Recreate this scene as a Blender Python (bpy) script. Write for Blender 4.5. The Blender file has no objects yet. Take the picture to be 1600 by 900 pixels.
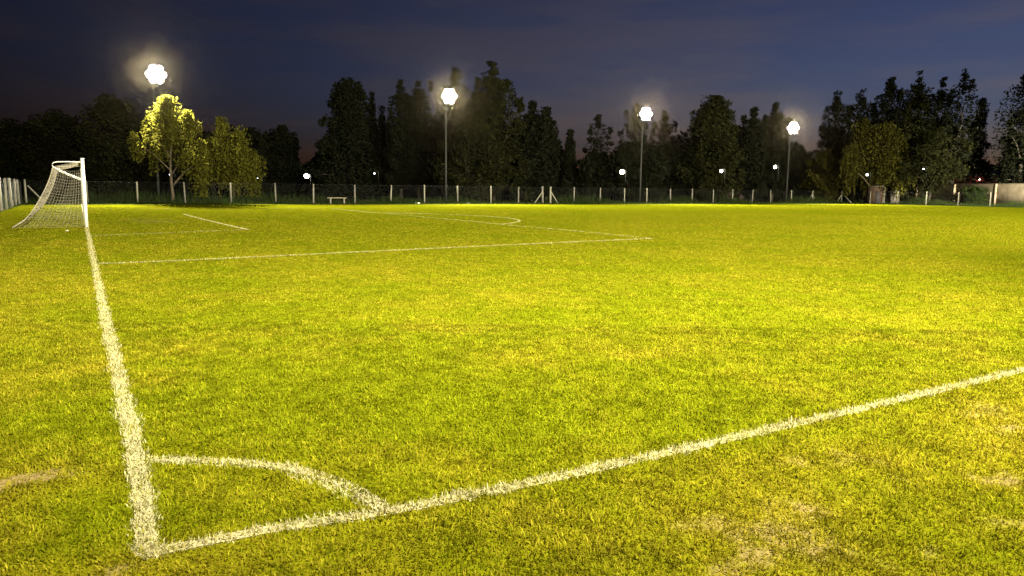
import bpy, math
import numpy as np
from mathutils import Matrix, Vector

sc = bpy.context.scene
COL = sc.collection
rng = np.random.default_rng(7)

# ------------------------------------------------------------------ camera
# world axes: X runs along the near touchline, Y along the goal line, metres; the camera stands behind the corner
F, PITCH, ROLL, YAW, EYE = 1140.0, 0.134, 0.011, 0.534, 1.537      # F in pixels of a 1600 px wide frame
fw = np.array([math.sin(YAW) * math.cos(PITCH), math.cos(YAW) * math.cos(PITCH), -math.sin(PITCH)])
r0 = np.array([math.cos(YAW), -math.sin(YAW), 0.0])
u0 = np.cross(r0, fw)
RT = r0 * math.cos(ROLL) + u0 * math.sin(ROLL)
UP = -r0 * math.sin(ROLL) + u0 * math.cos(ROLL)
cam_d = bpy.data.cameras.new("camera")
cam = bpy.data.objects.new("camera", cam_d)
COL.objects.link(cam)
cam_d.sensor_width = 36.0
cam_d.lens = F / 1600.0 * 36.0
cam_d.clip_start = 0.05
cam_d.clip_end = 3000.0
cam.matrix_world = Matrix(((RT[0], UP[0], -fw[0], 0), (RT[1], UP[1], -fw[1], 0), (RT[2], UP[2], -fw[2], EYE), (0, 0, 0, 1)))
sc.camera = cam

# ------------------------------------------------------------------ sky
SKY_STRENGTH = 1.7
SUN_EL, SUN_ROT = math.radians(-4.7), math.radians(76)
world = bpy.data.worlds.new("World")
sc.world = world
world.use_nodes = True
nt = world.node_tree
nt.nodes.clear()
def wn(t, **kw):
    n = nt.nodes.new(t)
    for k, v in kw.items():
        setattr(n, k, v)
    return n
sky = wn("ShaderNodeTexSky", sky_type="NISHITA", sun_disc=False, sun_elevation=SUN_EL, sun_rotation=SUN_ROT, altitude=20)
sky.air_density, sky.dust_density, sky.ozone_density = 1.0, 1.0, 2.6
wtc = wn("ShaderNodeTexCoord")
wmap = wn("ShaderNodeMapping")
wmap.inputs["Scale"].default_value = (1.4, 1.4, 8.0)
wno = wn("ShaderNodeTexNoise")
wno.inputs["Scale"].default_value = 2.2
wno.inputs["Detail"].default_value = 5
wno.inputs["Roughness"].default_value = 0.55
wramp = wn("ShaderNodeValToRGB")
wramp.color_ramp.elements[0].position, wramp.color_ramp.elements[0].color = 0.42, (1.08, 0.98, 1.05, 1)
wramp.color_ramp.elements[1].position, wramp.color_ramp.elements[1].color = 0.62, (1.70, 1.18, 0.95, 1)
wmul = wn("ShaderNodeMix", data_type="RGBA", blend_type="MULTIPLY")
wmul.inputs["Factor"].default_value = 1.0
whs = wn("ShaderNodeHueSaturation")
whs.inputs["Saturation"].default_value = 0.88
bg = wn("ShaderNodeBackground")
bg.inputs["Strength"].default_value = SKY_STRENGTH
wo = wn("ShaderNodeOutputWorld")
L = nt.links.new
L(wtc.outputs["Generated"], wmap.inputs["Vector"])
L(wmap.outputs["Vector"], wno.inputs["Vector"])
L(wno.outputs["Fac"], wramp.inputs["Fac"])
L(sky.outputs["Color"], whs.inputs["Color"])
L(whs.outputs["Color"], wmul.inputs["A"])
L(wramp.outputs["Color"], wmul.inputs["B"])
L(wmul.outputs["Result"], bg.inputs["Color"])
L(bg.outputs["Background"], wo.inputs["Surface"])

# ------------------------------------------------------------------ view
sc.view_settings.view_transform = "Standard"
sc.view_settings.look = "None"
sc.view_settings.exposure = 0.0
sc.view_settings.gamma = 1.0
sc.view_settings.use_curve_mapping = False
sc.cycles.use_denoising = True
sc.cycles.denoising_input_passes = "RGB"
sc.cycles.max_bounces = 5
sc.cycles.diffuse_bounces = 2
sc.cycles.transparent_max_bounces = 12
sc.cycles.sample_clamp_indirect = 4.0

# ------------------------------------------------------------------ floodlight beams
# four masts stand along each touchline; the near row is behind the photographer
LAMP_COL = (1.0, 0.93, 0.70)
MAST_X = [6.45, 36.05, 64.65, 93.75]
MAST_Y = 76.0
HEAD_Z = 11.8
FAR_W, NEAR_W = 185000.0, 228000.0
def beam(name, loc, target, watts, angle, blend=0.8, radius=0.45):
    d = bpy.data.lights.new(name, "SPOT")
    d.energy = watts
    d.color = LAMP_COL
    d.spot_size = math.radians(angle)
    d.spot_blend = blend
    d.shadow_soft_size = radius
    o = bpy.data.objects.new(name, d)
    COL.objects.link(o)
    o.location = loc
    o.rotation_euler = (Vector(target) - Vector(loc)).to_track_quat("-Z", "Y").to_euler()
    return o
for k_, mx in enumerate(MAST_X):
    beam("flood_or_fill_beam", (mx, MAST_Y - 1.0, HEAD_Z), (mx + (30 - mx) * 0.12, 34, 0), FAR_W, 120, 1.0)
    beam("flood_or_fill_beam", (mx, -6.0, HEAD_Z), (mx + (40 - mx) * 0.04, 24, 0), NEAR_W * (0.70, 0.90, 1.1, 1.05)[k_], (102, 112, 106, 104)[k_], 1.0)

beam("flood_or_fill_beam", (96.6, -6.0, HEAD_Z), (118, 56, 0.5), 900000.0, 28, 0.7)      # narrow spot added to brighten the pale right-hand wall, no such head known

# ------------------------------------------------------------------ helpers
def ray(px, py):
    return ((px - 800) * RT - (py - 450) * UP) / F + fw
FH = np.array([math.sin(YAW), math.cos(YAW), 0.0])
def at(px, py, depth):
    """World point seen at a pixel of the 1600 px photograph at a horizontal depth."""
    d = ray(px, py)
    return d * (depth / d.dot(FH)) + np.array([0, 0, EYE])

def tag(o, label=None, cat=None, group=None, kind=None):
    if label: o["label"] = label
    if cat: o["category"] = cat
    if group: o["group"] = group
    if kind: o["kind"] = kind
    return o
def empty(name, loc, rz=0.0):
    o = bpy.data.objects.new(name, None)
    COL.objects.link(o)
    o.location = loc
    o.rotation_euler = (0, 0, rz)
    o.empty_display_size = 0.3
    return o
def copy_tree(o, parent=None):
    c = o.copy()
    COL.objects.link(c)
    if parent is not None:
        c.parent = parent
    for ch in list(o.children):
        copy_tree(ch, c)
    return c

def mesh_np(name, V, faces, mat, parent=None, smooth=False, attrs=None):
    """faces: list of (n, k) int arrays, k = 3 or 4; attrs: name -> per-vertex float or rgb array."""
    me = bpy.data.meshes.new(name)
    V = np.asarray(V, dtype=np.float32)
    me.vertices.add(len(V))
    me.vertices.foreach_set("co", V.ravel())
    loops = np.concatenate([f.ravel() for f in faces]).astype(np.int32)
    totals = np.concatenate([np.full(len(f), f.shape[1], np.int32) for f in faces])
    starts = np.concatenate([[0], np.cumsum(totals)[:-1]]).astype(np.int32)
    me.loops.add(len(loops))
    me.loops.foreach_set("vertex_index", loops)
    me.polygons.add(len(totals))
    me.polygons.foreach_set("loop_start", starts)
    me.polygons.foreach_set("loop_total", totals)
    if smooth:
        me.polygons.foreach_set("use_smooth", np.ones(len(totals), bool))
    me.update(calc_edges=True)
    for k, a in (attrs or {}).items():
        a = np.asarray(a, np.float32)
        if a.ndim == 1:
            me.attributes.new(k, "FLOAT", "POINT").data.foreach_set("value", a)
        else:
            c = np.ones((len(a), 4), np.float32)
            c[:, :3] = a
            me.attributes.new(k, "FLOAT_COLOR", "POINT").data.foreach_set("color", c.ravel())
    me.validate()
    me.materials.append(mat)
    o = bpy.data.objects.new(name, me)
    COL.objects.link(o)
    if parent is not None:
        o.parent = parent
    return o

class MB:
    def __init__(self):
        self.v, self.q, self.t, self.n = [], [], [], 0
    def add(self, V, q=(), t=()):
        self.v.append(np.asarray(V, float))
        if len(q): self.q.append(np.asarray(q) + self.n)
        if len(t): self.t.append(np.asarray(t) + self.n)
        self.n += len(V)
        return self
    def box(self, c, s, rz=0.0, taper=1.0):
        x, y, z = s[0] / 2, s[1] / 2, s[2] / 2
        V = np.array([[-x, -y, -z], [x, -y, -z], [x, y, -z], [-x, y, -z],
                      [-x * taper, -y * taper, z], [x * taper, -y * taper, z], [x * taper, y * taper, z], [-x * taper, y * taper, z]])
        cs, sn = math.cos(rz), math.sin(rz)
        R = np.array([[cs, -sn, 0], [sn, cs, 0], [0, 0, 1]])
        return self.add(V @ R.T + np.asarray(c, float),
                        [[0, 3, 2, 1], [4, 5, 6, 7], [0, 1, 5, 4], [1, 2, 6, 5], [2, 3, 7, 6], [3, 0, 4, 7]])
    def tube(self, pts, rad, sides=8, caps=True):
        P = np.asarray(pts, float)
        n = len(P)
        R = np.broadcast_to(np.asarray(rad, float), (n,))
        T = np.gradient(P, axis=0)
        T /= np.linalg.norm(T, axis=1)[:, None] + 1e-9
        ref = np.array([0, 0, 1.0]) if abs(T[:, 2]).mean() < 0.8 else np.array([1.0, 0, 0])
        A = np.cross(T, ref); A /= np.linalg.norm(A, axis=1)[:, None] + 1e-9
        B = np.cross(T, A)
        th = np.arange(sides) * 2 * math.pi / sides
        V = P[:, None, :] + R[:, None, None] * (A[:, None, :] * np.cos(th)[None, :, None] + B[:, None, :] * np.sin(th)[None, :, None])
        V = V.reshape(-1, 3)
        i = np.arange(n - 1)[:, None] * sides
        j = np.arange(sides)[None, :]
        k = (j + 1) % sides
        q = np.stack([i + j, i + k, i + sides + k, i + sides + j], -1).reshape(-1, 4)
        t = []
        if caps:
            V = np.vstack([V, P[0], P[-1]])
            a, b = n * sides, n * sides + 1
            jj = np.arange(sides); kk = (jj + 1) % sides
            t = np.vstack([np.stack([np.full(sides, a), kk, jj], -1),
                           np.stack([np.full(sides, b), jj + (n - 1) * sides, kk + (n - 1) * sides], -1)])
        return self.add(V, q, t)
    def strip(self, a, b, w):
        """many thin square-section bars a[i] -> b[i]"""
        a, b = np.atleast_2d(a), np.atleast_2d(b)
        T = b - a
        T = T / (np.linalg.norm(T, axis=1)[:, None] + 1e-9)
        ref = np.where(np.abs(T[:, 2:3]) < 0.9, np.array([[0, 0, 1.0]]), np.array([[1.0, 0, 0]]))
        A = np.cross(T, ref); A /= np.linalg.norm(A, axis=1)[:, None]
        B = np.cross(T, A)
        N = len(a)
        offs = [A * w, B * w, -A * w, -B * w]
        V = np.stack([a + o for o in offs] + [b + o for o in offs], 1).reshape(-1, 3)
        base = np.arange(N)[:, None, None] * 8
        q = (base + np.array([[0, 1, 5, 4], [1, 2, 6, 5], [2, 3, 7, 6], [3, 0, 4, 7]])[None]).reshape(-1, 4)
        return self.add(V, q)
    def build(self, name, mat, parent=None, smooth=False):
        f = []
        if self.q: f.append(np.vstack(self.q))
        if self.t: f.append(np.vstack(self.t))
        return mesh_np(name, np.vstack(self.v), f, mat, parent, smooth)

# value noise
def vnoise(x, y, seed=0):
    xi, yi = np.floor(x).astype(np.int64), np.floor(y).astype(np.int64)
    fx, fy = x - xi, y - yi
    fx, fy = fx * fx * (3 - 2 * fx), fy * fy * (3 - 2 * fy)
    def h(a, b):
        n = (a * 374761393 + b * 668265263 + seed * 1442695041) & 0xFFFFFFFF
        n = ((n ^ (n >> 13)) * 1274126177) & 0xFFFFFFFF
        n = (n ^ (n >> 16)) & 0xFFFFFF
        return n / float(0xFFFFFF)
    a, b = h(xi, yi), h(xi + 1, yi)
    c, d = h(xi, yi + 1), h(xi + 1, yi + 1)
    return (a * (1 - fx) + b * fx) * (1 - fy) + (c * (1 - fx) + d * fx) * fy
def fbm(x, y, seed=0, oct=4):
    s, a, t = 0, 0.5, 0
    for k in range(oct):
        s = s + a * vnoise(x * 2 ** k, y * 2 ** k, seed + k * 17)
        t += a
        a *= 0.5
    return s / t
def sstep(a, b, x):
    t = np.clip((x - a) / (b - a), 0, 1)
    return t * t * (3 - 2 * t)

# ------------------------------------------------------------------ materials
def new_mat(name):
    m = bpy.data.materials.new(name)
    m.use_nodes = True
    t = m.node_tree
    return m, t, t.nodes["Principled BSDF"]
def simple(name, col, rough=0.6, metal=0.0, vary=0.25, scale=6.0, bump=0.0, col2=None):
    m, t, b = new_mat(name)
    tc = t.nodes.new("ShaderNodeTexCoord")
    no = t.nodes.new("ShaderNodeTexNoise")
    no.inputs["Scale"].default_value = scale
    no.inputs["Detail"].default_value = 6
    no.inputs["Roughness"].default_value = 0.65
    rp = t.nodes.new("ShaderNodeValToRGB")
    c2 = col2 or tuple(c * (1 - vary) for c in col)
    rp.color_ramp.elements[0].position, rp.color_ramp.elements[0].color = 0.35, (*c2, 1)
    rp.color_ramp.elements[1].position, rp.color_ramp.elements[1].color = 0.65, (*col, 1)
    t.links.new(tc.outputs["Object"], no.inputs["Vector"])
    t.links.new(no.outputs["Fac"], rp.inputs["Fac"])
    t.links.new(rp.outputs["Color"], b.inputs["Base Color"])
    b.inputs["Roughness"].default_value = rough
    b.inputs["Metallic"].default_value = metal
    if bump:
        bp = t.nodes.new("ShaderNodeBump")
        bp.inputs["Strength"].default_value = bump
        bp.inputs["Distance"].default_value = 0.02
        t.links.new(no.outputs["Fac"], bp.inputs["Height"])
        t.links.new(bp.outputs["Normal"], b.inputs["Normal"])
    return m
def emit(name, col, strength):
    m = bpy.data.materials.new(name)
    m.use_nodes = True
    t = m.node_tree
    t.nodes.clear()
    e = t.nodes.new("ShaderNodeEmission")
    e.inputs["Color"].default_value = (*col, 1)
    e.inputs["Strength"].default_value = strength
    o = t.nodes.new("ShaderNodeOutputMaterial")
    t.links.new(e.outputs[0], o.inputs[0])
    return m
def leaf_mat(name, col, col2, trans=0.35):
    m = bpy.data.materials.new(name)
    m.use_nodes = True
    t = m.node_tree
    t.nodes.clear()
    g = t.nodes.new("ShaderNodeNewGeometry")
    tc = t.nodes.new("ShaderNodeTexCoord")
    no = t.nodes.new("ShaderNodeTexNoise")
    no.inputs["Scale"].default_value = 0.5
    ad = t.nodes.new("ShaderNodeMath"); ad.operation = "ADD"
    hf = t.nodes.new("ShaderNodeMath"); hf.operation = "MULTIPLY"; hf.inputs[1].default_value = 0.5
    rp = t.nodes.new("ShaderNodeValToRGB")
    rp.color_ramp.elements[0].position, rp.color_ramp.elements[0].color = 0.25, (*col2, 1)
    rp.color_ramp.elements[1].position, rp.color_ramp.elements[1].color = 0.75, (*col, 1)
    d = t.nodes.new("ShaderNodeBsdfDiffuse")
    tr = t.nodes.new("ShaderNodeBsdfTranslucent")
    mx = t.nodes.new("ShaderNodeMixShader")
    mx.inputs[0].default_value = trans
    o = t.nodes.new("ShaderNodeOutputMaterial")
    l = t.links.new
    l(tc.outputs["Object"], no.inputs["Vector"])
    l(g.outputs["Random Per Island"], ad.inputs[0]); l(no.outputs["Fac"], ad.inputs[1])
    l(ad.outputs[0], hf.inputs[0]); l(hf.outputs[0], rp.inputs[0])
    l(rp.outputs[0], d.inputs[0]); l(rp.outputs[0], tr.inputs[0])
    l(d.outputs[0], mx.inputs[1]); l(tr.outputs[0], mx.inputs[2]); l(mx.outputs[0], o.inputs[0])
    return m

M = {}
M["white_paint"] = simple("white_paint", (0.80, 0.78, 0.70), 0.45, vary=0.12, scale=5)
M["net_cord"] = simple("net_cord", (0.42, 0.37, 0.27), 0.8, vary=0.2)
M["concrete"] = simple("concrete", (0.30, 0.28, 0.21), 0.85, vary=0.3, scale=4, bump=0.2)
M["concrete_grey"] = simple("concrete_grey", (0.23, 0.21, 0.165), 0.85, vary=0.4, scale=3, bump=0.2)
M["galvanised"] = simple("galvanised", (0.025, 0.025, 0.023), 0.7, 0.0, vary=0.3, scale=3)
M["wire"] = simple("wire", (0.10, 0.10, 0.095), 0.6, 0.3)
M["housing"] = simple("housing", (0.05, 0.05, 0.05), 0.5, 0.3)
M["bark"] = simple("bark", (0.14, 0.105, 0.065), 0.9, vary=0.5, scale=3, bump=0.6)
M["bark_dark"] = simple("bark_dark", (0.06, 0.045, 0.032), 0.9, vary=0.5, scale=3, bump=0.6)
M["wood"] = simple("wood", (0.52, 0.42, 0.28), 0.8, vary=0.3, scale=8)
M["stone_wall"] = simple("stone_wall", (0.50, 0.41, 0.28), 0.9, scale=0.9, bump=0.3, col2=(0.26, 0.19, 0.13))
M["back_wall"] = simple("back_wall", (0.17, 0.12, 0.09), 0.9, scale=0.7, bump=0.3, col2=(0.07, 0.05, 0.04))
M["orange_brick"] = simple("orange_brick", (0.085, 0.048, 0.025), 0.9, scale=1.5, col2=(0.045, 0.026, 0.015))
M["pale_plaster"] = simple("pale_plaster", (0.13, 0.11, 0.09), 0.9, scale=1.2)
M["red_wall"] = simple("red_wall", (0.30, 0.06, 0.045), 0.9, scale=0.8)
M["roof"] = simple("roof", (0.05, 0.04, 0.04), 0.8)
M["paper"] = simple("paper", (0.75, 0.72, 0.62), 0.7)
M["lamp_face"] = emit("lamp_face", (1.0, 0.95, 0.80), 190.0)
M["bulb_white"] = emit("bulb_white", (1.0, 0.94, 0.82), 40.0)
M["bulb_warm"] = emit("bulb_warm", (1.0, 0.85, 0.62), 30.0)
M["bulb_cool"] = emit("bulb_cool", (0.85, 0.93, 1.0), 12.0)
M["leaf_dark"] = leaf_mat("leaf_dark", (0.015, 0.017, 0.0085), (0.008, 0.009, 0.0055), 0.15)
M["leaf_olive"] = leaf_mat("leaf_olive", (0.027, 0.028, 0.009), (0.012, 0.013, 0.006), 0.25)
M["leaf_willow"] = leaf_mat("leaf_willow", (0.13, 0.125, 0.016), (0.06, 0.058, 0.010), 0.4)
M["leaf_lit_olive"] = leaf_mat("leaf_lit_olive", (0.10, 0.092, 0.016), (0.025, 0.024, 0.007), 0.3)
M["weed"] = leaf_mat("weed", (0.040, 0.060, 0.014), (0.020, 0.032, 0.010), 0.3)

# ------------------------------------------------------------------ pitch markings (polylines on the ground)
def resample(P, step):
    P = np.asarray(P, float)
    s = np.concatenate([[0], np.cumsum(np.linalg.norm(np.diff(P, axis=0), axis=1))])
    n = max(2, int(s[-1] / step) + 1)
    u = np.linspace(0, s[-1], n)
    return np.stack([np.interp(u, s, P[:, 0]), np.interp(u, s, P[:, 1])], 1)
def catmull(P, k=12):
    P = np.asarray(P, float)
    Q = np.vstack([2 * P[0] - P[1], P, 2 * P[-1] - P[-2]])
    out = []
    for i in range(1, len(Q) - 2):
        for t in np.linspace(0, 1, k, endpoint=False):
            out.append(0.5 * (2 * Q[i] + (Q[i + 1] - Q[i - 1]) * t + (2 * Q[i - 1] - 5 * Q[i] + 4 * Q[i + 1] - Q[i + 2]) * t * t
                              + (3 * Q[i] - Q[i - 1] - 3 * Q[i + 1] + Q[i + 2]) * t ** 3))
    out.append(P[-1])
    return np.array(out)
corner_arc = [(0.17 + (0.995 + 0.30 * math.exp(-q / 0.28)) * math.sin(q * math.pi / 2), 3.2 + (0.995 + 0.30 * math.exp(-q / 0.28)) * math.cos(q * math.pi / 2)) for q in np.linspace(0.05, 1.0, 45)]
pen_arc = [(11 + 9.15 * math.cos(a), 35.9 + 9.15 * math.sin(a)) for a in np.linspace(-0.985, 0.985, 30)]
MARKS = [
    # name, label, polyline, half width, coverage 0..1
    ("goal_line", "wide white painted goal line running from the corner to the goalpost",
     catmull([(0.165, 3.26), (0.178, 3.72), (0.193, 4.46), (0.198, 5.92), (0.187, 9.49), (0.19, 16.8), (0.191, 31.0), (0.19, 68.3)]), 0.062, 0.95),
    ("touch_line", "white painted touchline running from the corner across the right foreground",
     catmull([(0.15, 3.27), (0.695, 3.235), (1.249, 3.15), (2.0, 3.115), (2.712, 3.10), (4.449, 3.097), (7.116, 3.12), (14.0, 3.15), (40, 3.2), (101, 3.3)]), 0.055, 0.92),
    ("corner_arc", "white painted quarter arc inside the corner of the two lines",
     np.array(corner_arc), 0.052, 0.95),
    ("penalty_area_line", "thin white line of the penalty area side nearest the corner",
     catmull([(0.3, 16.44), (1.96, 16.5), (6.435, 17.1), (11.54, 17.72), (16.0, 18.19)]), 0.068, 0.85),
    ("penalty_area_line", "faint front line of the penalty area running towards the far fence",
     catmull([(16.0, 18.15), (16.19, 22.3), (16.0, 27), (16.15, 32), (16.1, 53.6)]), 0.065, 0.58),
    ("penalty_area_line", "faint penalty area side line beyond the goal",
     np.array([(16.1, 53.6), (0.2, 55.2)]), 0.05, 0.5),
    ("goal_area_line", "faint patchy goal area side line nearest the corner",
     catmull([(0.28, 25.55), (2.42, 26.45), (5.18, 27.52)]), 0.06, 0.62),
    ("goal_area_line", "white front line of the goal area beyond the near goalpost",
     catmull([(5.18, 27.5), (4.98, 34.6), (4.9, 43.6)]), 0.075, 0.95),
    ("penalty_arc", "faint white curved arc bulging from the penalty area front line",
     np.array(pen_arc), 0.07, 0.78),
]
def dist_poly(x, y, P):
    d = np.full(x.shape, 1e9)
    for (ax, ay), (bx, by) in zip(P[:-1], P[1:]):
        vx, vy = bx - ax, by - ay
        t = np.clip(((x - ax) * vx + (y - ay) * vy) / (vx * vx + vy * vy + 1e-12), 0, 1)
        d = np.minimum(d, np.hypot(x - ax - t * vx, y - ay - t * vy))
    return d
def paint_at(x, y):
    out = np.zeros(x.shape)
    for _, _, P, hw, cov in MARKS:
        Q = resample(P, 0.6) if len(P) > 40 else P
        lo, hi = Q.min(0) - 0.4, Q.max(0) + 0.4
        m = (x > lo[0]) & (x < hi[0]) & (y > lo[1]) & (y < hi[1])
        if not m.any(): continue
        xx, yy = x[m], y[m]
        d = dist_poly(xx, yy, Q)
        wob = 0.034 * (fbm(xx * 9, yy * 9, 51, 3) - 0.5) * 2
        a = (1 - sstep(hw - 0.035, hw + 0.022, d + wob)) * cov
        pat = fbm(xx * 5, yy * 5, 77, 3)
        a = a * (1 - (1 - cov) * sstep(0.45, 0.6, pat))
        out[m] = np.maximum(out[m], a)
    return out

# ------------------------------------------------------------------ ground
def ell(x, y, cx, cy, rx, ry):
    return np.clip(1.25 - np.hypot((x - cx) / rx, (y - cy) / ry), 0, 1)
SOIL = [(3.66, 1.68, 0.46, 0.30), (3.25, 1.66, 0.34, 0.17), (2.93, 1.86, 0.30, 0.13), (2.82, 2.80, 0.16, 0.10), (3.32, 2.98, 0.20, 0.05),
        (0.06, 3.2, 0.16, 0.09), (4.3, 1.9, 0.5, 0.2), (-0.35, 4.45, 0.25, 0.12)]
def dry_bare(x, y):
    n1 = fbm(x * 0.55, y * 0.55, 3, 4)
    n2 = fbm(x * 2.3, y * 2.3, 11, 4)
    n3 = fbm(x * 0.12, y * 0.12, 23, 3)
    dry = 0.34 + 0.8 * (n1 - 0.5) + 1.0 * (n2 - 0.5) + 0.3 * (n3 - 0.5)
    out = np.maximum(sstep(3.35, 2.6, y), sstep(0.25, -0.8, x) * 0.7)
    dry = dry + 0.30 * out * sstep(30, 5, np.hypot(x, y))
    dry = dry - 0.08 * sstep(10, 40, y)
    # greener grass just inside the corner, straw around the corner mark
    dry = dry - 0.38 * ell(x, y, 2.4, 4.8, 2.6, 1.6) - 0.2 * ell(x, y, 1.0, 7.5, 2.0, 3.0)
    dry = dry + 0.45 * ell(x, y, 0.2, 3.2, 0.5, 0.35) + 0.35 * ell(x, y, -0.35, 4.5, 0.5, 0.5) + 0.25 * ell(x, y, 0.75, 3.7, 0.45, 0.4)
    bare = np.zeros(x.shape)
    for c in SOIL:
        bare = np.maximum(bare, ell(x, y, *c))
    bare = sstep(0.50, 0.95, bare * 0.50 + 1.5 * (n2 - 0.5) * (bare > 0.01) + 0.9 * (fbm(x * 9, y * 9, 19, 3) - 0.5) * (bare > 0.01) + 0.22)
    worn = sstep(3.0, 2.5, y) * sstep(1.6, 2.4, x) * sstep(14, 6, x)
    bare = np.maximum(bare, worn * sstep(0.56, 0.74, n2 * 0.6 + 0.4 * fbm(x * 6, y * 6, 71, 3)) * 0.8)
    dry = dry + 0.12 * worn
    gm = ell(x, y, 2.6, 35.9, 3.0, 3.6) * 0.7                       # worn goalmouth
    bare = np.maximum(bare, sstep(0.35, 0.9, gm + 0.5 * (n1 - 0.5)) * 0.75)
    return np.clip(dry, 0, 1), np.clip(bare, 0, 1)
def axis(a, b, step, lo, hi, ratio=1.12):
    core = list(np.arange(a, b, step))
    up, s, x = [], step, core[-1]
    while x < hi:
        s *= ratio; x += s; up.append(x)
    dn, s, x = [], step, core[0]
    while x > lo:
        s *= ratio; x -= s; dn.append(x)
    return np.array(dn[::-1] + core + up)
gx = axis(-3.0, 9.0, 0.06, -350, 650)
gy = axis(0.5, 12.0, 0.06, -150, 650)
GX, GY = np.meshgrid(gx, gy)
vx, vy = GX.ravel(), GY.ravel()
dry, bare = dry_bare(vx, vy)
wv = 0.8 * (fbm(vx * 0.3, vy * 0.3, 91, 3) - 0.5)
rough = np.maximum(np.maximum(sstep(69.1, 69.35, vy + 0.2 * wv), sstep(-3.6, -4.0, vx + 0.2 * wv)), sstep(102.3, 102.6, vx))
vz = 0.0015 * (fbm(vx * 3, vy * 3, 5, 3) - 0.5) * (np.hypot(vx, vy) < 40) - 0.010 * bare * (vy < 3.0)
nx, ny = len(gx), len(gy)
ii = (np.arange(ny - 1)[:, None] * nx + np.arange(nx - 1)[None, :]).ravel()
quads = np.stack([ii, ii + 1, ii + nx + 1, ii + nx], -1)

def ground_mat():
    m, t, b = new_mat("turf")
    l = t.links.new
    N = t.nodes.new
    def attr(n):
        a = N("ShaderNodeAttribute"); a.attribute_name = n; return a.outputs["Fac"]
    tc = N("ShaderNodeTexCoord")
    def noise(scale, detail=5, rough=0.6, stretch=None):
        n = N("ShaderNodeTexNoise")
        n.inputs["Scale"].default_value = scale; n.inputs["Detail"].default_value = detail; n.inputs["Roughness"].default_value = rough
        if stretch:
            mp = N("ShaderNodeMapping"); mp.inputs["Scale"].default_value = stretch
            l(tc.outputs["Object"], mp.inputs["Vector"]); l(mp.outputs["Vector"], n.inputs["Vector"])
        else:
            l(tc.outputs["Object"], n.inputs["Vector"])
        return n.outputs["Fac"]
    def mixc(f, a, bb):
        x = N("ShaderNodeMix"); x.data_type = "RGBA"
        for s, v in (("Factor", f), ("A", a), ("B", bb)):
            if isinstance(v, (tuple, float)):
                x.inputs[s].default_value = (*v, 1) if isinstance(v, tuple) else v
            else: l(v, x.inputs[s])
        return x.outputs["Result"]
    def ramp(f, lo, hi):
        r = N("ShaderNodeMapRange"); r.inputs["From Min"].default_value = lo; r.inputs["From Max"].default_value = hi
        r.interpolation_type = "SMOOTHSTEP"; l(f, r.inputs["Value"]); return r.outputs["Result"]
    fine = noise(38, 6, 0.7)
    mid = noise(2.2, 6, 0.62)
    big = noise(0.16, 5, 0.6)
    green = mixc(ramp(fine, 0.3, 0.7), (0.055, 0.066, 0.001), (0.145, 0.160, 0.003))
    straw = mixc(ramp(fine, 0.3, 0.7), (0.095, 0.085, 0.002), (0.22, 0.205, 0.008))
    soil = mixc(ramp(fine, 0.3, 0.7), (0.12, 0.082, 0.034), (0.26, 0.185, 0.085))
    d1 = N("ShaderNodeMath"); d1.operation = "ADD"; l(attr("dry"), d1.inputs[0])
    d2 = N("ShaderNodeMath"); d2.operation = "MULTIPLY_ADD"; d2.inputs[1].default_value = 0.9; d2.inputs[2].default_value = -0.45
    l(mid, d2.inputs[0]); l(d2.outputs[0], d1.inputs[1])
    d3 = N("ShaderNodeMath"); d3.operation = "MULTIPLY_ADD"; d3.inputs[1].default_value = 0.5; d3.inputs[2].default_value = -0.25
    l(big, d3.inputs[0])
    d4 = N("ShaderNodeMath"); d4.operation = "ADD"; l(d1.outputs[0], d4.inputs[0]); l(d3.outputs[0], d4.inputs[1]); d4.use_clamp = True
    c = mixc(d4.outputs[0], green, straw)
    bf = N("ShaderNodeMath"); bf.operation = "MULTIPLY"; l(attr("bare"), bf.inputs[0]); l(ramp(noise(14, 5), 0.25, 0.55), bf.inputs[1])
    c = mixc(bf.outputs[0], c, soil)
    wild = mixc(ramp(mid, 0.35, 0.65), (0.018, 0.026, 0.006), (0.05, 0.06, 0.014))
    c = mixc(attr("rough"), c, wild)
    l(c, b.inputs["Base Color"])
    b.inputs["Roughness"].default_value = 0.95
    b.inputs["Specular IOR Level"].default_value = 0.0
    bp = N("ShaderNodeBump"); bp.inputs["Strength"].default_value = 0.7; bp.inputs["Distance"].default_value = 0.03
    l(fine, bp.inputs["Height"]); l(bp.outputs["Normal"], b.inputs["Normal"])
    return m
M["turf"] = ground_mat()
g = mesh_np("ground", np.stack([vx, vy, vz], 1), [quads], M["turf"], smooth=True, attrs={"dry": dry, "bare": bare, "rough": rough})
tag(g, kind="structure")

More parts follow.
